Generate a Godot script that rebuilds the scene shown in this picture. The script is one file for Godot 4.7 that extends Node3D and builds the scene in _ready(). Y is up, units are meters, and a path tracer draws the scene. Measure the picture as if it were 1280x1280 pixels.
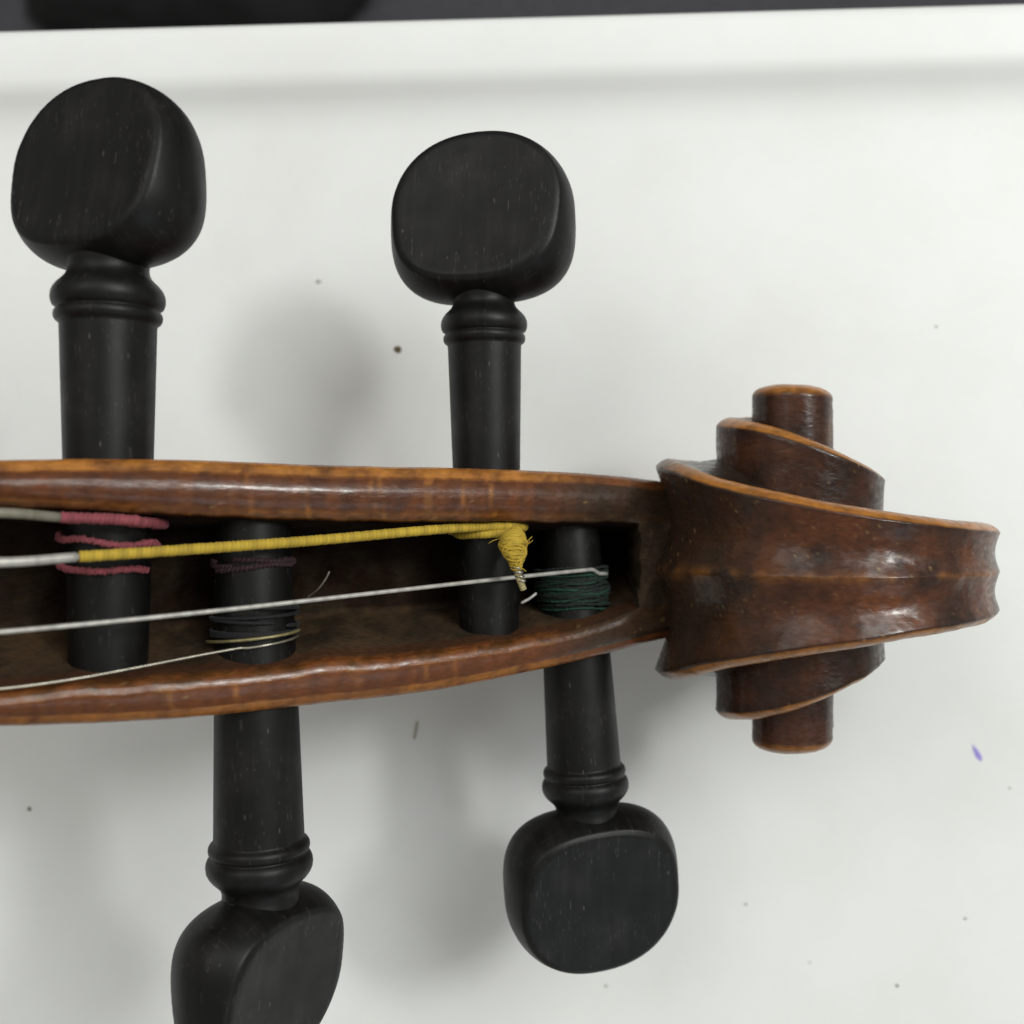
extends Node3D
# A violin's pegbox and scroll lying on a white tabletop, seen from straight above.
# Lengths below are in millimetres; MM turns them into metres when a mesh is committed.

const MM := 0.001
const CAMERA_HEIGHT := 155.5          # lens above the tabletop
const SCROLL_X := 32.9                # the scroll's axis runs along z
const SCROLL_Y := 26.5
const SCROLL_Z := 6.6

var speckle := FastNoiseLite.new()
var cloudy := FastNoiseLite.new()
var figure := FastNoiseLite.new()
var M := {}


func _ready() -> void:
	# ---- camera, background, lamps, exposure ----
	var lens := CameraAttributesPhysical.new()
	lens.frustum_focal_length = 25.73
	lens.frustum_focus_distance = 0.116
	lens.frustum_near = 0.01
	lens.frustum_far = 60.0
	lens.exposure_aperture = 15.0
	var cam := Camera3D.new()
	cam.name = "camera"
	cam.attributes = lens
	cam.fov = 50.0
	cam.near = 0.01
	cam.far = 60.0
	add_child(cam)
	cam.look_at_from_position(Vector3(0, CAMERA_HEIGHT * MM, 0), Vector3.ZERO, Vector3(0, 0, -1))
	cam.current = true
	var env := Environment.new()
	env.background_mode = Environment.BG_COLOR
	env.background_color = Color(0.605, 0.60, 0.58)
	env.tonemap_mode = Environment.TONE_MAPPER_LINEAR
	env.tonemap_exposure = 1.02
	env.sdfgi_enabled = true
	env.ssao_enabled = true
	env.ssil_enabled = true
	var we := WorldEnvironment.new()
	we.name = "surroundings"
	we.environment = env
	add_child(we)
	area_lamp("ceiling_lamp", Vector3(0.70, 0.85, -0.36), Vector2(0.20, 0.10), 0.33, Color(1.0, 1.0, 0.985))
	area_lamp("ceiling_panel", Vector3(0.55, 0.95, -0.50), Vector2(0.70, 0.50), 0.63, Color(0.985, 1.0, 0.99))
	area_lamp("ceiling_panel_001", Vector3(-0.45, 0.9, -0.50), Vector2(0.70, 0.50), 0.23, Color(1.0, 0.995, 0.975))
	area_lamp("window_light", Vector3(0.75, 0.85, 0.95), Vector2(0.7, 0.5), 0.14, Color(0.88, 0.95, 1.0))

	speckle.seed = 5
	speckle.noise_type = FastNoiseLite.TYPE_SIMPLEX_SMOOTH
	speckle.frequency = 1.1
	speckle.fractal_type = FastNoiseLite.FRACTAL_NONE
	cloudy.seed = 11
	cloudy.noise_type = FastNoiseLite.TYPE_SIMPLEX_SMOOTH
	cloudy.frequency = 0.16
	cloudy.fractal_octaves = 4
	figure.seed = 23
	figure.noise_type = FastNoiseLite.TYPE_SIMPLEX_SMOOTH
	figure.frequency = 0.35
	figure.fractal_octaves = 2
	make_materials()

	build_setting()
	var violin := Node3D.new()
	violin.name = "violin"
	violin.set_meta("label", "brown violin head with carved scroll and black pegs lying on the white table")
	violin.set_meta("category", "violin")
	add_child(violin)
	build_pegbox(violin)
	build_scroll(violin)
	build_pegs_and_strings(violin)


func area_lamp(called: String, at: Vector3, size: Vector2, energy: float, tint: Color) -> void:
	var l := AreaLight3D.new()
	l.name = called
	l.area_size = size
	l.area_normalize_energy = true
	l.light_energy = energy
	l.light_color = tint
	l.area_range = 6.0
	l.area_attenuation = 2.0
	l.shadow_enabled = true
	add_child(l)
	l.look_at_from_position(at, Vector3.ZERO, Vector3.UP)


# ---------------------------------------------------------------- helpers
func put(called: String, mesh: Mesh, mat: Material, parent: Node) -> MeshInstance3D:
	var o := MeshInstance3D.new()
	o.name = called
	o.mesh = mesh
	o.material_override = mat
	parent.add_child(o, true)
	return o


func tag(o: Node, label: String, category: String, group := "", kind := "") -> void:
	if label: o.set_meta("label", label)
	if category: o.set_meta("category", category)
	if group: o.set_meta("group", group)
	if kind: o.set_meta("kind", kind)


# A sheet of rows x cols points (mm) as a smooth mesh; flip turns it inside out.
func sheet(pts: PackedVector3Array, cols: int, tint: PackedColorArray, closed := false, flip := false, uvs := PackedVector2Array()) -> ArrayMesh:
	var rows := pts.size() / cols
	var idx := PackedInt32Array()
	var nor := PackedVector3Array()
	nor.resize(pts.size())
	var span := cols if closed else cols - 1
	for r in rows - 1:
		for c in span:
			var a := r * cols + c
			var b := r * cols + (c + 1) % cols
			var d := a + cols
			var e := b + cols
			var tris: Array = [[a, b, d], [b, e, d]] if not flip else [[a, d, b], [b, d, e]]
			for t in tris:
				var n: Vector3 = (pts[t[2]] - pts[t[0]]).cross(pts[t[1]] - pts[t[0]])
				for k in t:
					nor[k] += n
					idx.append(k)
	var v := PackedVector3Array()
	v.resize(pts.size())
	for k in pts.size():
		v[k] = pts[k] * MM
		nor[k] = nor[k].normalized() if nor[k].length_squared() > 1e-16 else Vector3.UP
	var arr := []
	arr.resize(Mesh.ARRAY_MAX)
	arr[Mesh.ARRAY_VERTEX] = v
	arr[Mesh.ARRAY_NORMAL] = nor
	arr[Mesh.ARRAY_INDEX] = idx
	if tint.size(): arr[Mesh.ARRAY_COLOR] = tint
	if uvs.size(): arr[Mesh.ARRAY_TEX_UV] = uvs
	var m := ArrayMesh.new()
	m.add_surface_from_arrays(Mesh.PRIMITIVE_TRIANGLES, arr)
	return m


# A smooth curve through a table of (x, y).
func table(t: Array, x: float) -> float:
	var n := t.size()
	if x <= t[0].x: return t[0].y
	if x >= t[n - 1].x: return t[n - 1].y
	var k := 0
	while x > t[k + 1].x: k += 1
	var p0: Vector2 = t[maxi(k - 1, 0)]
	var p1: Vector2 = t[k]
	var p2: Vector2 = t[k + 1]
	var p3: Vector2 = t[mini(k + 2, n - 1)]
	var h := p2.x - p1.x
	var m1 := (p2.y - p0.y) / maxf(p2.x - p0.x, 0.001)
	var m2 := (p3.y - p1.y) / maxf(p3.x - p1.x, 0.001)
	var u := (x - p1.x) / h
	var u2 := u * u
	var u3 := u2 * u
	return (2 * u3 - 3 * u2 + 1) * p1.y + (u3 - 2 * u2 + u) * h * m1 + (-2 * u3 + 3 * u2) * p2.y + (u3 - u2) * h * m2


# Points along a smooth curve through given points, about step mm apart.
func smooth_path(given: Array, step: float) -> PackedVector3Array:
	var c := Curve3D.new()
	c.bake_interval = step
	for k in given.size():
		var a: Vector3 = given[maxi(k - 1, 0)]
		var b: Vector3 = given[mini(k + 1, given.size() - 1)]
		var here: Vector3 = given[k]
		var t := (b - a).normalized()
		c.add_point(here, -t * here.distance_to(a) / 3.0, t * here.distance_to(b) / 3.0)
	return c.get_baked_points()


# A tube along a path; ridge and pitch lay a wound thread round it.
func tube(path: PackedVector3Array, radius: float, sides := 8, ridge := 0.0, pitch := 0.5, taper := 0.0, fuzz := 0.0) -> ArrayMesh:
	var n := path.size()
	var pts := PackedVector3Array()
	var col := PackedColorArray()
	var side := Vector3.UP
	var run := 0.0
	for k in n:
		var t := (path[mini(k + 1, n - 1)] - path[maxi(k - 1, 0)]).normalized()
		side = (side - t * side.dot(t)).normalized()
		if side.length() < 0.5: side = t.cross(Vector3.RIGHT).normalized()
		var up := t.cross(side)
		if k: run += path[k].distance_to(path[k - 1])
		for s in sides:
			var a := TAU * s / sides
			var q := radius * (1.0 - taper * k / (n - 1.0))
			var w := 0.0
			if ridge > 0.0:
				w = absf(sin(PI * run / pitch + a * 0.5))
				q += ridge * (w - 0.6)
			if fuzz > 0.0: q += fuzz * speckle.get_noise_3dv(path[k] * 2.0 + Vector3(a, 0, a * 3))
			if k == 0 or k == n - 1: q *= 0.3
			pts.append(path[k] + (side * cos(a) + up * sin(a)) * q)
			var sh := 0.82 + 0.18 * (w if ridge > 0.0 else 1.0)
			sh *= 0.88 + 0.24 * speckle.get_noise_3dv(path[k])
			col.append(Color(sh, sh, sh))
	return sheet(pts, sides, col, true, false)


# A turned shape round the y axis from (radius, y) pairs.
func turned(profile: Array, sides: int) -> ArrayMesh:
	var pts := PackedVector3Array()
	for p in profile:
		for s in sides:
			var a := TAU * s / sides
			pts.append(Vector3(cos(a) * p.x, p.y, sin(a) * p.x))
	return sheet(pts, sides, PackedColorArray(), true, true)


func noise_texture(sd: int, freq: float, octaves: int, low: Color, mid: Color, high: Color, size := 512) -> NoiseTexture2D:
	var n := FastNoiseLite.new()
	n.seed = sd
	n.frequency = freq
	n.fractal_octaves = octaves
	n.noise_type = FastNoiseLite.TYPE_SIMPLEX_SMOOTH
	var g := Gradient.new()
	g.offsets = PackedFloat32Array([0.0, 0.5, 1.0])
	g.colors = PackedColorArray([low, mid, high])
	var t := NoiseTexture2D.new()
	t.width = size
	t.height = size
	t.seamless = true
	t.noise = n
	t.color_ramp = g
	return t


func grey(v: float) -> Color:
	return Color(v, v, v)


# ---------------------------------------------------------------- materials
func make_materials() -> void:
	var wood := StandardMaterial3D.new()
	wood.vertex_color_use_as_albedo = true
	wood.albedo_texture = noise_texture(3, 0.03, 5, grey(0.70), grey(0.88), grey(1.0))
	wood.uv1_triplanar = true
	wood.uv1_scale = Vector3(55, 120, 120)
	wood.roughness = 1.0
	wood.roughness_texture = noise_texture(8, 0.016, 5, grey(0.14), grey(0.33), grey(0.66))
	wood.heightmap_enabled = true
	wood.heightmap_texture = noise_texture(14, 0.025, 5, grey(0.0), grey(0.5), grey(1.0))
	wood.heightmap_scale = 0.0032
	wood.metallic_specular = 0.36
	wood.clearcoat_enabled = true
	wood.clearcoat = 0.6
	wood.clearcoat_roughness = 0.14
	wood.clearcoat_texture = noise_texture(61, 0.02, 5, grey(0.0), grey(0.3), grey(1.0))
	M.wood = wood
	var bare: StandardMaterial3D = wood.duplicate()              # the unvarnished, grimy inside of the pegbox
	bare.clearcoat_enabled = false
	bare.roughness_texture = null
	bare.roughness = 0.95
	bare.metallic_specular = 0.15
	M.bare = bare

	# ebony: black with short pale pores and dust along the grain
	var px := 512
	var im := Image.create(px, px, false, Image.FORMAT_RGB8)
	var grain := FastNoiseLite.new()
	grain.seed = 40
	grain.frequency = 0.02
	grain.fractal_octaves = 4
	for y in px:
		for x in px:
			var v := grain.get_noise_2d(x * 3.0, y * 0.35) * 0.5 + 0.5
			var w := grain.get_noise_2d(x * 0.6 + 900, y * 0.6) * 0.5 + 0.5
			var b := 0.01 + 0.07 * v + 0.03 * w
			var dust := 0.035 * smoothstep(0.5, 0.78, w)
			im.set_pixel(x, y, Color(b * 1.02 + dust, b + dust * 0.92, b * 0.98 + dust * 0.8))
	var rng := RandomNumberGenerator.new()
	rng.seed = 77
	for k in 3600:
		var x0 := rng.randi_range(0, px - 1)
		var y0 := rng.randi_range(0, px - 1)
		if grain.get_noise_2d(x0 * 0.5 + 300, y0 * 0.5) < rng.randf_range(-0.3, 0.45): continue
		var long := rng.randi_range(1, 6) if rng.randf() < 0.85 else rng.randi_range(6, 14)
		var lift := rng.randf_range(0.02, 0.19) * (1.0 if rng.randf() < 0.9 else 1.9)
		for j in long:
			var q := Vector2i(x0, (y0 + j) % px)
			var c := im.get_pixelv(q)
			im.set_pixelv(q, Color(c.r + lift, c.g + lift * 0.97, c.b + lift * 0.9))
	var ebony := StandardMaterial3D.new()
	ebony.albedo_texture = ImageTexture.create_from_image(im)
	ebony.uv1_triplanar = true
	ebony.uv1_scale = Vector3(20, 20, 20)
	ebony.uv1_offset = Vector3(0.5, 0.5, 0.5)
	ebony.roughness = 1.0
	ebony.roughness_texture = noise_texture(19, 0.03, 5, grey(0.38), grey(0.44), grey(0.52))
	ebony.heightmap_enabled = true
	ebony.heightmap_texture = ebony.albedo_texture
	ebony.heightmap_scale = 0.002
	ebony.metallic_specular = 0.36
	M.ebony = ebony

	var white := StandardMaterial3D.new()
	white.albedo_texture = noise_texture(31, 0.006, 5, Color(0.903, 0.906, 0.897), Color(0.916, 0.921, 0.915), Color(0.926, 0.931, 0.927), 1024)
	white.uv1_triplanar = true
	white.uv1_scale = Vector3(7, 7, 7)
	white.roughness = 0.5
	white.heightmap_enabled = true
	white.heightmap_texture = noise_texture(33, 0.02, 4, grey(0), grey(0.5), grey(1))
	white.heightmap_scale = 0.004
	M.white = white

	var floor_mat := StandardMaterial3D.new()
	floor_mat.albedo_texture = noise_texture(51, 0.05, 4, Color(0.24, 0.24, 0.26), Color(0.30, 0.295, 0.315), Color(0.36, 0.35, 0.37))
	floor_mat.uv1_triplanar = true
	floor_mat.uv1_scale = Vector3(6, 6, 6)
	floor_mat.roughness = 0.95
	M.floor = floor_mat
	M.black_cloth = plain(Color(0.045, 0.05, 0.055), 0.9)
	M.steel = plain(Color(0.70, 0.69, 0.665), 0.42, 0.25, true)
	M.dull = plain(Color(0.50, 0.48, 0.42), 0.6, 0.1, true)
	M.wire = plain(Color(0.68, 0.66, 0.60), 0.35, 0.8, true)
	M.yellow = silk(Color(0.74, 0.62, 0.18))
	M.pink = silk(Color(0.54, 0.25, 0.28))
	M.red = silk(Color(0.17, 0.045, 0.075))
	M.green = silk(Color(0.02, 0.09, 0.07))
	M.green_pale = silk(Color(0.04, 0.24, 0.17))
	M.dark = silk(Color(0.06, 0.05, 0.07))
	M.crumb = plain(Color(0.38, 0.34, 0.24), 0.9)
	M.ink = plain(Color(0.62, 0.56, 0.86), 0.7)
	M.smudge = plain(Color(0.74, 0.73, 0.70), 0.8)


func plain(c: Color, rough: float, metal := 0.0, tinted := false) -> StandardMaterial3D:
	var m := StandardMaterial3D.new()
	m.albedo_color = c
	m.roughness = rough
	m.metallic = metal
	m.vertex_color_use_as_albedo = tinted
	return m


func silk(c: Color) -> StandardMaterial3D:
	var m := plain(c, 0.75, 0.0, true)
	m.rim_enabled = true
	m.rim = 0.4
	return m


# ---------------------------------------------------------------- table and what lies round it
func build_setting() -> void:
	# white tabletop: flat, with a raised rounded rim along its far edge
	var lean := 0.0272
	var prof := [Vector2(-67.6, -22), Vector2(-67.7, -3), Vector2(-67.65, 0.9), Vector2(-67.3, 2.1), Vector2(-66.6, 2.8), Vector2(-65.6, 3.1), Vector2(-63.0, 3.2), Vector2(-60.4, 3.15), Vector2(-59.2, 2.95), Vector2(-58.2, 2.45), Vector2(-57.2, 1.75), Vector2(-56.0, 1.1), Vector2(-54.4, 0.6), Vector2(-52.4, 0.28), Vector2(-49.5, 0.09), Vector2(-46.0, 0.0)]
	for k in 16: prof.append(Vector2(-46.0 + (k + 1) * 21.5, 0.0))
	prof.append(Vector2(303, -1.0))
	prof.append(Vector2(303.5, -22))
	prof.append(Vector2(-67.0, -22.01))
	var pts := PackedVector3Array()
	var xs := [-400.1, -400.0]
	for k in 41: xs.append(-400.0 + 20.0 * k + 0.05)
	for i in xs.size():
		for p in prof:
			var far := clampf((-46.0 - p.x) / 17.0, 0.0, 1.0)
			pts.append(Vector3(xs[i], p.y, p.x - 1.7 * minf(far * 2.5, 1.0) - lean * xs[i] * (0.3 + 0.7 * minf(far * 2.5, 1.0)) * (1.0 if p.x < 0 else 0.0)))
	tag(put("tabletop", sheet(pts, prof.size(), PackedColorArray(), false, true), M.white, self), "", "", "", "structure")

	# dark floor far below
	pts = PackedVector3Array()
	for i in 9:
		for j in 9:
			pts.append(Vector3(-12000 + 3000.0 * j, -620, -12000 + 3000.0 * i))
	tag(put("floor", sheet(pts, 9, PackedColorArray()), M.floor, self), "", "", "", "structure")

	# a black heap of cloth on that floor, past the table's far left corner
	pts = PackedVector3Array()
	for i in 25:
		for j in 48:
			var a := TAU * j / 48.0
			var b := PI * 0.5 * i / 24.0
			var n := cloudy.get_noise_3d(cos(a) * 8, sin(a) * 8, i * 0.3)
			var q := (1.0 + 0.25 * n) * cos(b)
			pts.append(Vector3(-215 + 125 * q * cos(a), -621 + 70 * sin(b) * (1 + 0.3 * n), -395 + 85 * q * sin(a)))
	tag(put("black_cloth", sheet(pts, 48, PackedColorArray(), true, true), M.black_cloth, self), "black cloth heap on the dark floor beyond the table's far left edge", "cloth")

	# specks on the table
	speck(Vector3(-16.21, 0, -23.01), 0.55, 0.42, "crumb", M.crumb, "dark brown crumb on the white table between the two upper pegs", "crumb")
	speck(Vector3(-27.43, 0, -32.64), 0.42, 0.28, "dust_speck", M.smudge, "pale grey dust speck on the table up and left of the dark crumb", "speck")
	speck(Vector3(-68.34, 0, 42.05), 0.32, 0.26, "dust_speck", M.crumb, "small dark speck on the table below the pegbox at far left", "speck")
	speck(Vector3(60.07, 0, -26.29), 0.25, 0.2, "dust_speck", M.smudge, "faint speck on the table up and right of the scroll", "speck")
	speck(Vector3(33.09, 0, 55.54), 0.3, 0.2, "dust_speck", M.smudge, "faint speck on the table to the right of the lower right peg's head", "speck")
	speck(Vector3(13.37, 0, 67.1), 0.32, 0.22, "dust_speck", M.smudge, "grey speck on the table just under the lower right peg's head", "speck")
	speck(Vector3(42.16, 0, 63.81), 0.22, 0.16, "dust_speck", M.smudge, "small grey speck on the bare table between lower right peg and corner", "speck")
	speck(Vector3(54.52, 0, 67.1), 0.3, 0.17, "dust_speck", M.crumb, "lowest dark speck on the table, near its bottom right corner", "speck")
	speck(Vector3(64.15, 0, 57.58), 0.22, 0.16, "dust_speck", M.crumb, "dark speck on the table straight below the purple ink mark", "speck")
	speck(Vector3(70.5, 0, 39.1), 0.25, 0.17, "dust_speck", M.smudge, "faint speck right of the purple ink mark at the table's right", "speck")
	# ink mark: a thin slanted stroke
	pts = PackedVector3Array()
	var c0: Vector3 = Vector3(65.17, 0, 32.87)
	var c1: Vector3 = Vector3(66.42, 0, 35.25)
	for i in 10:
		var u := i / 9.0
		var wide := 0.42 * sin(PI * (0.08 + 0.86 * u)) * (0.35 + u)
		var p := c0.lerp(c1, u)
		for s in [-1.0, -0.5, 0.0, 0.5, 1.0]:
			pts.append(p + Vector3(s * wide + 0.08 * speckle.get_noise_2d(i, s * 4), 0.03 + 0.03 * (1 - s * s), -s * wide * 0.3))
	tag(put("ink_mark", sheet(pts, 5, PackedColorArray(), false, true), M.ink, self), "small purple ink mark on the white table right below the scroll", "ink mark")
	var hair := smooth_path([Vector3(-13.37, 0, 29.58), Vector3(-13.6, 0, 30.83), Vector3(-13.83, 0, 32.19)], 0.3)
	for k in hair.size(): hair[k] += Vector3(0, 0.12, 0)
	var h := put("wood_splinter", tube(hair, 0.11, 6), plain(Color(0.60, 0.52, 0.43), 0.9), self)
	tag(h, "thin brown splinter on the table below the middle of the pegbox", "splinter")


func speck(at: Vector3, rx: float, rz: float, called: String, m: Material, label: String, category: String, group := "") -> void:
	var pts := PackedVector3Array()
	for i in 7:
		for j in 12:
			var a := TAU * j / 12.0
			var b := PI * 0.5 * i / 6.0
			var q := cos(b) * (1.0 + 0.5 * speckle.get_noise_3d(cos(a) + at.x, sin(a) + at.z, b))
			pts.append(Vector3(rx * q * cos(a), 0.55 * rz * sin(b) - 0.01, rz * q * sin(a)))
	var o := put(called, sheet(pts, 12, PackedColorArray(), true, true), m, self)
	o.position = at * MM
	tag(o, label, category, group)


# ---------------------------------------------------------------- the wood's colours (linear)
const ORANGE := Color(0.52, 0.205, 0.040)
const AMBER := Color(0.215, 0.066, 0.020)
const BROWN := Color(0.092, 0.034, 0.0175)
const DARK := Color(0.022, 0.012, 0.009)
const GRIME := Color(0.044, 0.032, 0.022)


func spots(c: Color, p: Vector3, amount: float) -> Color:
	var s := speckle.get_noise_3dv(p * 1.3)
	if s > 0.74: c = c.lerp(Color(0.40, 0.25, 0.10), clampf((s - 0.74) * 7.0, 0, 0.8) * amount * clampf(0.4 + 2.0 * cloudy.get_noise_3dv(p * 0.8), 0, 1))
	return c


# ---------------------------------------------------------------- pegbox
const UPPER_OUTER := [Vector2(-72.41, -3.02), Vector2(-45.01, -4.71), Vector2(-32.89, -5.01), Vector2(-19.14, -4.79), Vector2(-3.42, -4.7), Vector2(9.94, -4.34), Vector2(17.51, -3.63), Vector2(24.91, -2.87)]
const UPPER_INNER := [Vector2(-72.41, -0.36), Vector2(-45.01, -0.49), Vector2(-32.89, 0.22), Vector2(-19.14, 0.8), Vector2(-3.42, 1.03), Vector2(13.76, 1.19), Vector2(24.91, 1.44)]
const LOWER_INNER := [Vector2(-72.41, 13.76), Vector2(-45.01, 15.82), Vector2(-38.95, 15.67), Vector2(-32.5, 15.58), Vector2(-25.62, 15.63), Vector2(-19.14, 15.07), Vector2(-9.17, 14.84), Vector2(-2.06, 14.27), Vector2(5.32, 13.3), Vector2(10.79, 12.15), Vector2(14.25, 11.12), Vector2(24.91, 10.06)]
const LOWER_OUTER := [Vector2(-72.41, 16.78), Vector2(-45.01, 19.2), Vector2(-32.5, 19.77), Vector2(-19.14, 19.46), Vector2(-8.05, 19.02), Vector2(4.15, 17.47), Vector2(10.88, 16.33), Vector2(17.51, 15.08), Vector2(24.91, 14.37)]


func top_y(x: float) -> float:
	return CAMERA_HEIGHT - 119.0 - 0.5 * x


func build_pegbox(violin: Node) -> void:
	var pts := PackedVector3Array()
	var col := PackedColorArray()
	var cols := 0
	var xs := []
	var x := -86.0
	while x < 27.0:
		xs.append(x)
		x += 1.2 if x < -48.0 else (0.12 if x > 13.0 and x < 16.2 else 0.42)
	for xi in xs:
		var uo := table(UPPER_OUTER, xi)
		var ui := table(UPPER_INNER, xi) + 0.2 * cloudy.get_noise_2d(xi * 1.4, 4)
		var li := table(LOWER_INNER, xi) + 0.25 * cloudy.get_noise_2d(xi * 0.9, 40)
		var lo := table(LOWER_OUTER, xi)
		var ty: float = top_y(xi)
		var thick := 26.0 if xi < -10 else lerpf(26.0, 19.5, clampf((xi + 10.0) / 27.0, 0, 1))
		var by := ty - thick
		var mid := (ui + li) * 0.5
		var sec := []                      # [z, y, kind, u]
		for k in 9:
			var u := k / 8.0
			sec.append([lerpf(mid, uo + 2.5, u), by + 0.9 * u * u, 0, u])
		for k in 6:
			var a := PI * 0.5 * k / 5.0
			sec.append([uo + 2.5 - 2.5 * sin(a), by + 0.9 + 2.4 * (1 - cos(a)), 0, 1.0])
		for k in 8:
			sec.append([uo, lerpf(by + 4.5, ty - 2.6, k / 7.0), 1, k / 7.0])
		var solid := smoothstep(12.6, 15.2, xi)
		strip(sec, uo, ui, ty, 1.0, solid)
		var open := 1.0 - smoothstep(14.0, 14.7, xi)
		var deep := lerpf(0.3, 15.0, open)
		var zu := ui + deep * 0.13
		var zl := li - deep * 0.24
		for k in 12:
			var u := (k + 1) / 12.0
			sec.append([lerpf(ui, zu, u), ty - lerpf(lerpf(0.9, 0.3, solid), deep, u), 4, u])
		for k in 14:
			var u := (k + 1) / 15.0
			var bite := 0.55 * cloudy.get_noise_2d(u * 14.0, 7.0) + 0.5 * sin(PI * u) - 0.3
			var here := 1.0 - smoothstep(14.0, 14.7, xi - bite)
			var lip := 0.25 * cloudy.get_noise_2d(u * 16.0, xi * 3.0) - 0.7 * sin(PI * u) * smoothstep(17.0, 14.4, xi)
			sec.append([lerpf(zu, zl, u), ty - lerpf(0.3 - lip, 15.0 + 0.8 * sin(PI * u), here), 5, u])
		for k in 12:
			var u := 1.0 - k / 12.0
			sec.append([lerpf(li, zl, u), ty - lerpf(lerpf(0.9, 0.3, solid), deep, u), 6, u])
		strip(sec, lo, li, ty, -1.0, solid)
		for k in 8:
			sec.append([lo, lerpf(ty - 2.6, by + 4.5, k / 7.0), 1, 1.0 - k / 7.0])
		for k in 6:
			var a := PI * 0.5 * (1.0 - k / 5.0)
			sec.append([lo - 2.5 + 2.5 * sin(a), by + 0.9 + 2.4 * (1 - cos(a)), 0, 1.0])
		for k in 8:
			var u := 1.0 - k / 8.0
			sec.append([lerpf(mid, lo - 2.5, u), by + 0.9 * u * u, 0, u])
		cols = sec.size()
		for s in sec:
			var p := Vector3(xi, s[1], s[0])
			p += Vector3(0, 0.06, 0.06) * cloudy.get_noise_3dv(p * 0.8)
			pts.append(p)
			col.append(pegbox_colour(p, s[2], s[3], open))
	# two surfaces: the varnished outside and the bare hollow
	var rows := pts.size() / cols
	var first := 9 + 6 + 8 + 26
	var last := first + 12 + 14 + 12
	var parts := [[[], PackedVector3Array(), PackedColorArray()], [[], PackedVector3Array(), PackedColorArray()]]
	for c in range(last, cols + first): parts[0][0].append(c % cols)
	for c in range(first - 1, last + 1): parts[1][0].append(c)
	var shell := ArrayMesh.new()
	for k in 2:
		for q in rows:
			for c in parts[k][0]:
				parts[k][1].append(pts[q * cols + c])
				parts[k][2].append(col[q * cols + c])
		var piece := sheet(parts[k][1], parts[k][0].size(), parts[k][2], false, true)
		shell.add_surface_from_arrays(Mesh.PRIMITIVE_TRIANGLES, piece.surface_get_arrays(0))
		shell.surface_set_material(k, M.wood if k == 0 else M.bare)
	var box := put("pegbox", shell, null, violin)
	box.set_meta("label", "dark brown varnished pegbox with worn amber edges")


# The top of one wall, from its outer edge to its inner edge (way 1) or back (way -1); kind 2 outer edge, 3 top.
func strip(sec: Array, outer: float, inner: float, ty: float, way: float, solid: float) -> void:
	var part := []
	var s := signf(inner - outer)
	var wide := absf(inner - outer)
	for k in 5:                                             # worn outer edge
		var a := PI * 0.5 * k / 4.0
		part.append([outer + s * 1.0 * (1 - cos(a)), ty - 2.4 + 1.5 * sin(a), 2, k / 4.0])
	for k in 17:
		var u := (k + 1) / 18.0
		var crown := 0.9 * (1.0 - pow(absf(2 * u - 1.0), 2.2)) if way > 0 else 0.9 * (1.0 - pow(1.0 - u, 2.0)) + 0.1 * u
		part.append([outer + s * (1.0 + (wide - (1.45 if way > 0 else 1.95)) * u), ty - 0.9 + lerpf(crown, 0.6 * minf(u * 4.0, 1.0), solid), 3, u])
	for k in 4:
		var a := PI * 0.5 * (k + 1) / 4.0
		var soft := 0.45 if way > 0 else 0.95
		part.append([inner - s * soft * (1 - sin(a)), ty - lerpf((0.9 if way > 0 else -0.05) + soft * (1 - cos(a)), 0.3, solid), 7, k / 3.0])
	if way < 0: part.reverse()
	sec.append_array(part)


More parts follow.
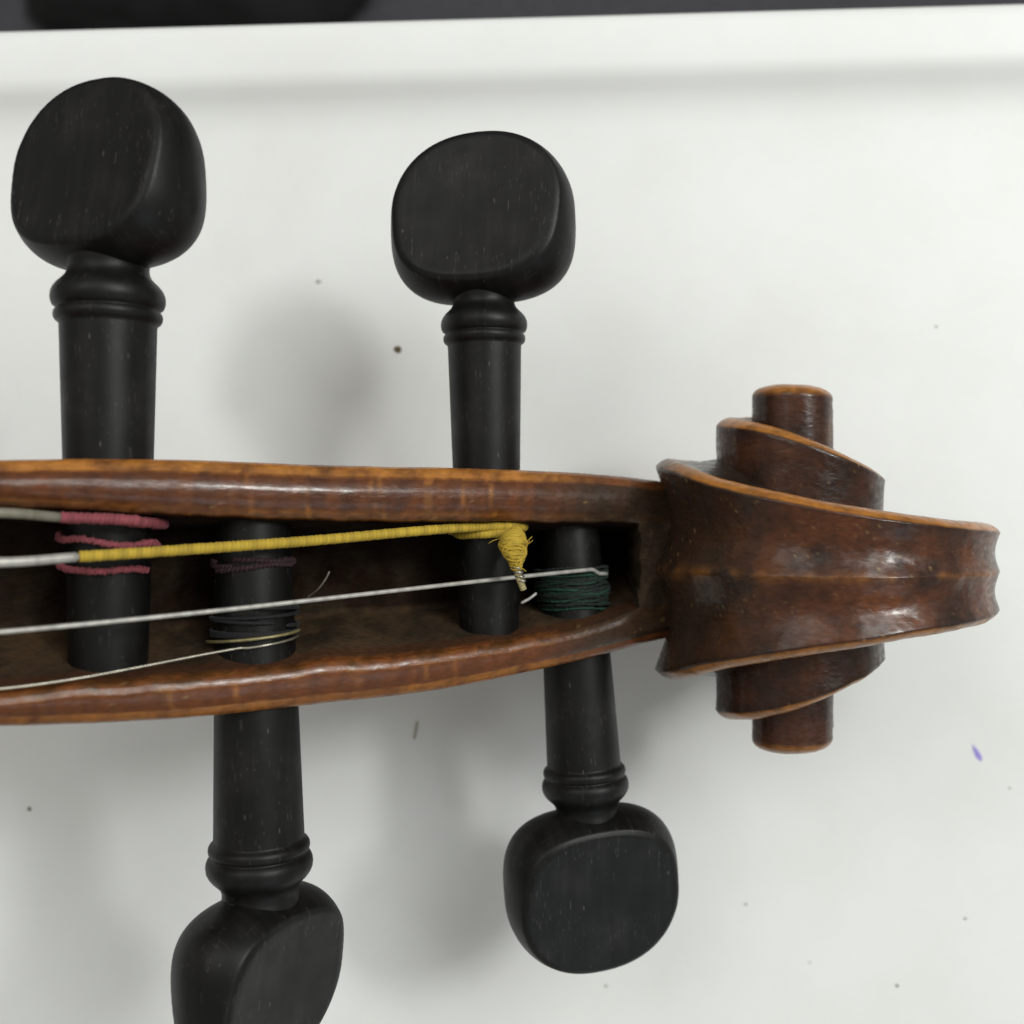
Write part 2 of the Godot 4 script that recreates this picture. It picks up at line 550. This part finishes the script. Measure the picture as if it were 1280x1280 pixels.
func pegbox_colour(p: Vector3, kind: int, u: float, open: float) -> Color:
	var n := cloudy.get_noise_3dv(p)
	var f := cloudy.get_noise_3dv(p * 2.6 + Vector3(50, 0, 0))
	# maple figure: bands across the grain, wandering a little
	var band := figure.get_noise_2d(p.x * 1.6 + p.z * 0.25 + 0.8 * n, 3.0)
	var c := BROWN.lerp(AMBER, clampf((0.42 if p.z > 8.0 else 0.30) + 0.5 * band + 0.35 * n, 0, 1))
	var lower := p.z > 8.0
	match kind:
		0, 1:
			c = BROWN.lerp(AMBER, clampf(0.4 + 0.5 * n, 0, 1))
			if kind == 1 and u > 0.85 and not lower: c = c.lerp(ORANGE, 0.6)
		2:
			var worn := clampf(0.75 + 0.9 * f + 0.5 * n, 0, 1)
			if p.x > 4.0: worn *= clampf(1.0 - (p.x - 4.0) / 7.0, 0.15, 1)
			if lower: worn *= 0.55
			c = c.lerp(ORANGE, worn)
		3, 7:
			if lower: c = c.lerp(AMBER, 0.35)
			var edge := maxf(smoothstep(0.12, 0.0, u) * 0.8, smoothstep(0.8, 1.0, u) * 0.4) if kind == 3 else 0.35
			c = c.lerp(ORANGE, clampf(edge * (0.65 + 1.2 * f), 0, 0.8))
			# the narrow pale flames that cross the walls
			for q in ([-14.2, -13.4, -9.0, -8.6, -5.2, -2.2, -20.5, -25.6, -31.0] if not lower else [-17.5, -11.0, -8.0, -28.5, -34.0]):
				var off: float = p.x - q - 0.10 * (p.z + 2.0) - 0.4 * n
				c = c.lerp(ORANGE, 0.62 * exp(-off * off / 0.035) * clampf(0.55 + 1.2 * f, 0, 1))
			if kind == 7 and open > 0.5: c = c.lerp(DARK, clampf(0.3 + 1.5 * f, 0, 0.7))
			if p.x > 2.0: c = c.lerp(GRIME, clampf((p.x - 2.0) / 9.0, 0, 0.85))
			c = spots(c, p, 0.7)
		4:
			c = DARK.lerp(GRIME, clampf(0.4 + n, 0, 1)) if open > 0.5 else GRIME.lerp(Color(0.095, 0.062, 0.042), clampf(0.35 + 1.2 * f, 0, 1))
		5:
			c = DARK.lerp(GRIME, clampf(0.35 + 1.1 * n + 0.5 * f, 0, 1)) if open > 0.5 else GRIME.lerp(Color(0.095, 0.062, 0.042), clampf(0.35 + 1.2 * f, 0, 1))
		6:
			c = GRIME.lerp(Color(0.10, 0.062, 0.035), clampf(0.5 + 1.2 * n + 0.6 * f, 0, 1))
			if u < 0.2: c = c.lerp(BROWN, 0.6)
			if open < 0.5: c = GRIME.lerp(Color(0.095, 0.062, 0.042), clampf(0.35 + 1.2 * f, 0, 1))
	return c


# ---------------------------------------------------------------- scroll
# radius and half width of the volute against the angle it has wound: 0 away from the neck, 90 towards the camera
const TURN_RADIUS := [Vector2(-135, 27.6), Vector2(-90, 26.35), Vector2(-30, 24.2), Vector2(24, 22.2), Vector2(90, 19.2), Vector2(135, 17.4), Vector2(187, 15.85), Vector2(270, 12.9), Vector2(379, 10.3), Vector2(450, 9.6), Vector2(550, 8.8), Vector2(640, 6.9), Vector2(720, 4.9), Vector2(760, 4.4)]
const TURN_HALF := [Vector2(-135, 8.2), Vector2(-90, 6.6), Vector2(-24, 5.6), Vector2(24, 5.4), Vector2(60, 6.1), Vector2(90, 7.5), Vector2(130, 10.1), Vector2(155, 12.0), Vector2(187, 13.0), Vector2(260, 12.6), Vector2(340, 11.4), Vector2(379, 11.3), Vector2(415, 12.6), Vector2(450, 14.6), Vector2(490, 16.5), Vector2(530, 17.5), Vector2(550, 17.8), Vector2(620, 18.4), Vector2(720, 19.4), Vector2(760, 19.6)]


func build_scroll(violin: Node) -> void:
	var pts := PackedVector3Array()
	var col := PackedColorArray()
	var cols := 0
	var deg := -135.0
	while deg <= 756.0:
		var th := deg_to_rad(deg)
		var r := table(TURN_RADIUS, deg)
		var w := table(TURN_HALF, deg)
		var inner := maxf(table(TURN_RADIUS, deg + 360.0) - 1.0, 0.5) if deg + 360.0 < 750.0 else 1.0
		var flute := lerpf(0.5, 0.95, smoothstep(0, 120, deg)) * (1.0 - smoothstep(240, 330, deg)) + 0.8 * smoothstep(95, 170, deg) * (1.0 - smoothstep(230, 300, deg))
		var hollow := 0.18 * smoothstep(300, 360, deg)
		var dip := 0.9
		var half := []                       # from the ridge in the middle to the floor of the hollow: [radius, z, kind, u]
		for k in 41:
			var u := k / 40.0
			var dent := flute * pow(maxf(sin(PI * pow(u, 0.9)), 0.0), 1.25)
			dent += hollow * sin(PI * u)
			half.append([r - dent, (w - 1.0) * u, 0, u])
		for k in 5:                            # the worn chamfer of the rim
			var u := (k + 1) / 5.0
			half.append([r - 1.5 * u * (0.6 + 0.4 * u), w - 1.0 * (1.0 - u) * (1.0 - 0.45 * u), 1, u])
		for k in 8:                            # the floor that runs in to the next turn
			var u := (k + 1) / 8.0
			half.append([lerpf(r - 1.5, minf(inner, r - 1.7), u), w - dip * sin(PI * 0.5 * minf(u * 2.2, 1.0)) + 0.9 * u, 2, u])
		var sec := []
		for k in range(half.size() - 1, 0, -1): sec.append([half[k], -1.0])
		for h in half: sec.append([h, 1.0])
		cols = sec.size()
		for s in sec:
			var h: Array = s[0]
			var z: float = SCROLL_Z + h[1] * s[1]
			var q: float = h[0]
			var p := Vector3(SCROLL_X + q * cos(th), SCROLL_Y + q * sin(th), z)
			var nn := cloudy.get_noise_3dv(p * 0.8) * 0.18
			p += Vector3(cos(th) * nn, sin(th) * nn, 0.6 * nn)
			p.y = maxf(p.y, 0.02)
			pts.append(p)
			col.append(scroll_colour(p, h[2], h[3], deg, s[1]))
		deg += 0.8 if deg < 200 or deg > 330 else 1.6
	var scroll := put("scroll", sheet(pts, cols, col, false, true), M.wood, violin)
	scroll.set_meta("label", "carved brown scroll with fluted back and orange worn rims")
	# the eye at each end of the axis
	for side in [-1.0, 1.0]:
		pts = PackedVector3Array()
		col = PackedColorArray()
		var prof := [Vector2(4.7, 11.0), Vector2(4.66, 16.0), Vector2(4.62, 18.5), Vector2(4.6, 19.2), Vector2(4.62, 19.8), Vector2(4.6, 20.1), Vector2(4.52, 20.35), Vector2(4.3, 20.65), Vector2(3.9, 20.95), Vector2(3.3, 21.2), Vector2(2.5, 21.38), Vector2(1.4, 21.47), Vector2(0.05, 21.5)]
		for k in prof.size():
			for j in 72:
				var a := TAU * j / 72.0
				var v: Vector2 = prof[k]
				var p := Vector3(SCROLL_X + v.x * cos(a), SCROLL_Y + v.x * sin(a), SCROLL_Z + side * (v.y - 0.055 * v.x * cos(a - 0.6) * smoothstep(19.0, 20.5, v.y)))
				p += Vector3.ONE * 0.05 * cloudy.get_noise_3dv(p * 2.0)
				pts.append(p)
				var n := cloudy.get_noise_3dv(p)
				var f := cloudy.get_noise_3dv(p * 4.0)
				var c := DARK.lerp(BROWN, clampf(0.75 + n, 0, 1))
				if k >= 5: c = c.lerp(ORANGE, clampf((k - 4.5) * 0.5 * (0.8 + f), 0, 0.95 if side < 0 else 0.7))
				col.append(spots(c, p, 0.4))
		put("scroll_eye", sheet(pts, 72, col, true, side < 0.0), M.wood, scroll)


func scroll_colour(p: Vector3, kind: int, u: float, deg: float, side: float) -> Color:
	var n := cloudy.get_noise_3dv(p)
	var f := cloudy.get_noise_3dv(p * 2.4 + Vector3(9, 0, 0))
	var c := DARK.lerp(BROWN, clampf(0.66 + 1.0 * n, 0, 1))
	c = c.lerp(AMBER, clampf(0.14 + 0.7 * cloudy.get_noise_3dv(p * 0.7 + Vector3(0, 30, 0)) + 0.35 * f, 0, 0.5))
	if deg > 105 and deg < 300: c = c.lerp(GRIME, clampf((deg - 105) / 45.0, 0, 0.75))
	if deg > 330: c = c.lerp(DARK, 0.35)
	match kind:
		0:
			if u < 0.12 and deg < 200: c = c.lerp(ORANGE, clampf((0.12 - u) * 3.0 * (0.5 + 1.0 * f + n), 0, 0.3))
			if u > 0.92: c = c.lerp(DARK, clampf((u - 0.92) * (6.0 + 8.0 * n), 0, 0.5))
			c = spots(c, p, 1.0 if side < 0 else 0.6)
		1:
			var worn := clampf(0.95 + 0.6 * f + 0.4 * n, 0.2, 1)
			if deg > 140 and deg < 260: worn *= clampf(1.0 - (deg - 140) / 35.0, 0.25, 1)
			if side > 0: worn *= 0.8
			c = c.lerp(ORANGE, worn)
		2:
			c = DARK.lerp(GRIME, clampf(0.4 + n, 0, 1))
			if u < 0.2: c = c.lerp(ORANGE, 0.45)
	return c


# ---------------------------------------------------------------- pegs and strings
# One peg in its own axes: y runs along the shaft towards the head, z is across the head's flat faces; y = 0 where the shaft enters the wall.
func head_mesh(seed_x: float, a: float, b: float, c: float, flat: float) -> ArrayMesh:
	var pts := PackedVector3Array()
	var rows := 200
	var cols := 300
	for i in rows + 1:
		var lat := PI * i / rows
		for j in cols:
			var lon := TAU * j / cols
			var d := Vector3(sin(lat) * cos(lon), cos(lat), sin(lat) * sin(lon))
			var lo := 3.0
			var hi := 13.5
			for k in 17:
				var m := (lo + hi) * 0.5
				if head_field(d * m, a, b, c, flat, seed_x) < 0.0: lo = m
				else: hi = m
			pts.append(d * lo)
	return sheet(pts, cols, PackedColorArray(), true, false)


func head_field(p: Vector3, a: float, b: float, c: float, flat: float, sd: float) -> float:
	var q := p.y / b
	var aa := a * (1.0 - 0.03 * q)
	var e := lerpf(2.95, 2.25, smoothstep(-0.5, 0.45, q))
	var outline := pow(pow(absf(p.x / aa), e) + pow(absf(q), e), 1.0 / e)
	var body := (sqrt(outline * outline + p.z * p.z / (c * c)) - 1.0) * 9.0
	var cut := absf(p.z) - (flat - 0.20 * p.y) + 0.45 * (1.0 - (p.x * p.x + p.y * p.y) / 90.0) + 0.04 * sin(p.x * 0.5 + sd)
	var k := 0.05
	var h := clampf(0.5 + 0.5 * (body - cut) / k, 0.0, 1.0)
	var both := lerpf(cut, body, h) + k * h * (1.0 - h)
	# the narrow bevel between face and side
	var bevel := (0.85 * body + cut) * 0.76 + 0.26
	h = clampf(0.5 + 0.5 * (both - bevel) / k, 0.0, 1.0)
	return lerpf(bevel, both, h) + k * h * (1.0 - h)


func make_peg(violin: Node, at: Vector3, away: Vector3, roll: float, scale_by: float, wall_to_head: float, inside: float, label: String, head: ArrayMesh, reach: float) -> Transform3D:
	# at: axis at the wall's outer face; roll turns the flat face from facing up
	var y := away.normalized()
	var z := (Vector3.UP - y * Vector3.UP.dot(y)).normalized()
	var x := y.cross(z)
	var b := Basis(x, y, z) * Basis(Vector3.UP, deg_to_rad(roll))
	var k := scale_by
	var l := wall_to_head
	var shaft := [Vector2(0.05, -inside), Vector2(3.3 * k, -inside), Vector2(3.42 * k, -inside + 0.3)]
	for i in 24: shaft.append(Vector2(lerpf(3.5, 4.38, i / 23.0) * k, lerpf(-inside + 0.4, l - 5.4 * k, i / 23.0)))
	var peg := put("tuning_peg", turned(shaft, 64), M.ebony, violin)
	peg.transform = Transform3D(b, at * MM)
	peg.set_meta("label", label)
	var ring := []
	for q in [[4.40, -5.5], [4.42, -5.3], [4.70, -5.15], [4.86, -4.9], [4.90, -4.6], [4.84, -4.3], [4.68, -4.12], [4.62, -4.0], [4.72, -3.9], [4.98, -3.7], [5.12, -3.35], [5.16, -2.95], [5.10, -2.5], [4.92, -2.1], [4.62, -1.7], [4.25, -1.35], [3.92, -1.0], [3.72, -0.6], [3.66, -0.2], [3.70, 0.2], [3.8, 0.8], [3.95, 2.0], [4.0, 3.0], [0.05, 3.2]]:
		ring.append(Vector2(q[0] * k, l + q[1] * k))
	put("peg_collar", turned(ring, 72), M.ebony, peg)
	var h := put("peg_head", head, M.ebony, peg)
	h.position = Vector3(0, (l + reach) * MM, 0)
	return Transform3D(Basis(x, y, z), at)


# A point on a winding: t mm along the peg from the wall towards its head, ang 0 up at the camera and growing to the right.
func on_peg(t: Transform3D, along: float, ang: float, r: float) -> Vector3:
	var right := t.basis.x if t.basis.x.x > 0 else -t.basis.x
	return t.origin + t.basis.y * along + (t.basis.z * cos(ang) + right * sin(ang)) * r


func winding(t: Transform3D, a0: float, a1: float, s0: float, s1: float, r: float, wob := 0.0) -> Array:
	var out := []
	var n := maxi(int(absf(a1 - a0) / 0.35), 3)
	for k in n + 1:
		var u := k / float(n)
		var a := lerpf(a0, a1, u)
		out.append(on_peg(t, lerpf(s0, s1, u) + wob * speckle.get_noise_1d(a * 0.7 + s0 * 3.0), a, r))
	return out


func build_pegs_and_strings(violin: Node) -> void:
	var head_a := head_mesh(0.0, 9.8, 9.1, 8.2, 3.8)
	var head_b := head_mesh(2.0, 10.6, 9.6, 8.2, 3.8)
	var tl := make_peg(violin, Vector3(-39.09, 49.1, -5.27), Vector3(0.0, 0, -1), -23, 1.03, 18.4, 23.0, "black peg with its flat face turned to the left, upper left of the pegbox", head_a, 8.8)
	var tm := make_peg(violin, Vector3(-2.9, 31.1, -5.17), Vector3(-0.016, 0, -1), -15, 0.95, 18.8, 21.0, "black peg above the middle of the pegbox, flat face nearly up", head_b, 9.2)
	var bl := make_peg(violin, Vector3(-26.25, 42.6, 20.74), Vector3(0.02, 0, 1), -60, 1.05, 18.5, 24.0, "black peg cut off by the bottom edge, flat face turned right", head_a, 8.8)
	var br := make_peg(violin, Vector3(7.79, 25.2, 18.8), Vector3(0.066, 0, 1), -17, 1.0, 16.6, 20.0, "black peg below the scroll end of the pegbox, flat face up", head_b, 9.2)

	# thick string under pink silk, wound on the upper left peg
	var s1 := put("string", tube(smooth_path([Vector3(-86, 84, -0.6), Vector3(-44.31, 60.5, 0.07), Vector3(-40.55, 56.5, 0.51)], 0.5), 0.47, 10), M.dull, violin)
	s1.set_meta("label", "thick silver string ending in pink silk thread")
	var p1 := [Vector3(-40.8, 56.6, 0.5), Vector3(-38.71, 55.3, 0.58), Vector3(-34.74, 54.1, 0.81)]
	p1.append_array(winding(tl, 0.75, 2.6, -6.2, -6.6, 5.1))
	put("silk_wrapping", tube(smooth_path(p1, 0.12), 0.50, 12, 0.04, 0.4, 0.0, 0.08), M.pink, s1)
	var w1 := winding(tl, 2.4, TAU + 1.9, -6.6, -8.6, 4.5, 0.3)
	w1.append_array(winding(tl, TAU + 2.3, TAU + 4.9, -8.8, -10.4, 4.4))
	w1.append_array(winding(tl, 2 * TAU - 0.9, 2 * TAU + 1.3, -10.6, -10.7, 4.35, 0.3))
	put("silk_winding", tube(smooth_path(w1, 0.1), 0.30, 12, 0.05, 0.36, 0.0, 0.14), M.pink, s1)

	# string under yellow silk, wound on the upper middle peg, with its frayed knot
	var s2 := put("string", tube(smooth_path([Vector3(-86, 85, 3.8), Vector3(-44.08, 61, 4.34), Vector3(-38.74, 56.9, 4.02)], 0.5), 0.46, 10), M.steel, violin)
	s2.set_meta("label", "silver string ending in yellow silk thread with frayed knot")
	var p2 := [Vector3(-38.91, 57, 4.02), Vector3(-29.62, 51.3, 3.49), Vector3(-19.31, 45.1, 2.82), Vector3(-10.13, 39.7, 2.03), Vector3(-4.35, 36.1, 1.65)]
	p2.append_array(winding(tm, 0.25, 5.2, -6.8, -7.2, 4.15))
	p2.append_array(winding(tm, TAU - 0.8, TAU + 0.9, -7.6, -7.5, 4.15))
	var y := put("silk_wrapping", tube(smooth_path(p2, 0.09), 0.51, 12, 0.03, 0.42, 0.0, 0.04), M.yellow, s2)
	var knot := [Vector3(0.52, 36, 2.09), Vector3(0.09, 37.9, 3.26), Vector3(0.25, 38.9, 4.25), Vector3(0.42, 39.3, 5.25), Vector3(0.51, 39.1, 6.11)]
	var kp := smooth_path(knot, 0.06)
	var kr := [Vector2(0, 0.6), Vector2(0.2, 1.05), Vector2(0.42, 1.4), Vector2(0.62, 1.2), Vector2(0.82, 0.85), Vector2(1.0, 0.6)]
	put("frayed_knot", fat_tube(kp, kr, 18, 0.08, 0.3), M.yellow, y)
	var rng := RandomNumberGenerator.new()
	rng.seed = 9
	for k in 26:                           # loose strands wrapped slantwise round the knot
		var loop := []
		var u0 := rng.randf_range(0.02, 0.75)
		var tip := rng.randf_range(-0.25, 0.3)
		var ph := rng.randf_range(0, TAU)
		for i in 15:
			var a := ph + i * 0.48
			var u := clampf(u0 + tip * sin(a) + i * 0.008, 0.0, 1.0)
			var at: Vector3 = kp[int(u * (kp.size() - 1))]
			loop.append(at + Vector3(cos(a), sin(a), 0.15 * cos(a * 2.0)) * (table(kr, u) + 0.06 + 0.05 * rng.randf()))
		put("silk_strand", tube(smooth_path(loop, 0.15), rng.randf_range(0.07, 0.15), 6, 0.0, 0.5, 0.0, 0.05), M.yellow, y)
	for k in 16:
		var a0: Vector3 = kp[rng.randi_range(8, kp.size() - 10)] + Vector3(rng.randf_range(-1.2, 1.3), rng.randf_range(0, 0.9), rng.randf_range(-0.4, 0.4))
		var a2 := a0 + Vector3(rng.randf_range(0.3, 1.7) * (1 if k % 3 else -1), rng.randf_range(-0.3, 0.9), rng.randf_range(-1.2, 1.0))
		var a1 := (a0 + a2) * 0.5 + Vector3(rng.randf_range(-0.4, 0.4), 0.25, rng.randf_range(-0.4, 0.4))
		put("silk_fibre", tube(smooth_path([a0, a1, a2], 0.2), 0.045, 5), M.yellow, y)
	var coil := []
	for k in 40:
		var u := k / 39.0
		var c: Vector3 = Vector3(0.42, 39.3, 5.76).lerp(Vector3(1.02, 38.7, 7.41), u)
		coil.append(c + Vector3(cos(u * 22.0), sin(u * 22.0), 0.3 * cos(u * 22.0)) * (0.5 - 0.12 * u))
	put("string_tail", tube(smooth_path(coil, 0.1), 0.17, 8), M.wire, s2)
	put("string_tail", tube(smooth_path([Vector3(0.42, 39.3, 5.59), Vector3(0.68, 39, 6.79), Vector3(1.02, 38.7, 7.75), Vector3(1.28, 38.6, 8.35)], 0.15), 0.36, 9, 0.05, 0.3), plain(Color(0.72, 0.66, 0.46), 0.6, 0.0, true), s2)

	# thin white string running to the lower right peg, wound over green silk
	var p3 := [Vector3(-86, 84, 11.2), Vector3(-43.85, 61.5, 10.28), Vector3(8.99, 29.6, 6.61)]
	p3.append_array(winding(br, 0.75, 1.15, -11.5, -11.3, 4.5))
	var s3 := put("string", tube(smooth_path(p3, 0.4), 0.235, 8), M.steel, violin)
	s3.set_meta("label", "thin pale string running to the green thread on the far peg")
	for k in 30:
		var slant := 0.5 if k < 20 else 2.4
		var from := lerpf(-7.8, -12.3, fmod(k, 22.0) / 21.0) + rng.randf_range(-0.15, 0.15)
		var a := rng.randf_range(0, TAU)
		put("silk_winding", tube(smooth_path(winding(br, a, a + TAU + 0.5, from, from + rng.randf_range(-slant, slant), 3.95 + 0.012 * k + rng.randf_range(0, 0.1), 0.25), 0.25), rng.randf_range(0.09, 0.16), 6, 0.02, 0.4, 0.0, 0.10), M.green if k % 4 else M.green_pale, s3)
	put("string_tail", tube(smooth_path([Vector3(0.97, 34, 10.1), Vector3(1.95, 33.9, 9.57), Vector3(2.75, 33.6, 8.97)], 0.2), 0.17, 7), M.steel, s3)

	# fine bright string to the lower left peg: dark and pale turns, dark red silk
	var p4 := [Vector3(-86, 78, 15.6), Vector3(-45.01, 59, 15.54), Vector3(-26.81, 47.3, 13.41)]
	p4.append_array(winding(bl, 0.05, 1.5, -7.3, -8.0, 4.55))
	var s4 := put("string", tube(smooth_path(p4, 0.4), 0.14, 8), M.wire, violin)
	s4.set_meta("label", "fine bright string wound in dark turns on the lower peg")
	for q in [[-11.2, -9.6, 0.2], [-9.2, -8.5, 1.0], [-8.9, -8.2, 2.4], [-9.9, -10.6, 3.3], [-8.6, -8.3, 0.5]]:
		put("silk_winding", tube(smooth_path(winding(bl, q[2], q[2] + TAU + 0.5, q[0], q[1], 4.35), 0.2), 0.18, 7, 0.05, 0.4, 0.0, 0.05), M.dark, s4)
	put("wire_turn", tube(smooth_path(winding(bl, -1.5, 1.4, -7.6, -8.6, 4.8), 0.2), 0.17, 7), plain(Color(0.62, 0.58, 0.42), 0.4, 0.6, true), s4)
	for q in [[-15.2, -15.8, -0.9], [-15.9, -15.4, -0.3]]:
		put("silk_wrapping", tube(smooth_path(winding(bl, q[2], q[2] + TAU, q[0], q[1], 4.0, 0.3), 0.15), 0.26, 8, 0.12, 0.45, 0.0, 0.1), M.red, s4)
	put("string_tail", tube(smooth_path([Vector3(-20.99, 43, 8.77), Vector3(-19.67, 44, 7.8), Vector3(-18.82, 44.7, 6.78), Vector3(-18.36, 45, 5.96)], 0.2), 0.10, 6), M.wire, s4)
	put("string_tail", tube(smooth_path([Vector3(-30.23, 44, 7.07), Vector3(-28.92, 45.3, 6.27), Vector3(-27.77, 46, 5.83), Vector3(-26.9, 46.3, 5.97)], 0.2), 0.08, 6), M.wire, s4)


# A tube whose radius follows a table along its length, wound with thread.
func fat_tube(path: PackedVector3Array, radii: Array, sides: int, ridge: float, pitch: float) -> ArrayMesh:
	var pts := PackedVector3Array()
	var col := PackedColorArray()
	var n := path.size()
	var side := Vector3.UP
	var run := 0.0
	for k in n:
		var t := (path[mini(k + 1, n - 1)] - path[maxi(k - 1, 0)]).normalized()
		side = (side - t * side.dot(t)).normalized()
		var up := t.cross(side)
		if k: run += path[k].distance_to(path[k - 1])
		for s in sides:
			var a := TAU * s / sides
			var w := absf(sin(PI * run / pitch + a * 0.5 + 1.2 * speckle.get_noise_2d(run, a)))
			var q := table(radii, k / (n - 1.0)) + ridge * (w - 0.6) + 0.12 * speckle.get_noise_3d(cos(a) * 2, sin(a) * 2, run)
			if k == 0 or k == n - 1: q *= 0.3
			pts.append(path[k] + (side * cos(a) + up * sin(a)) * q)
			col.append(grey(0.6 + 0.4 * w))
	return sheet(pts, sides, col, true, false)
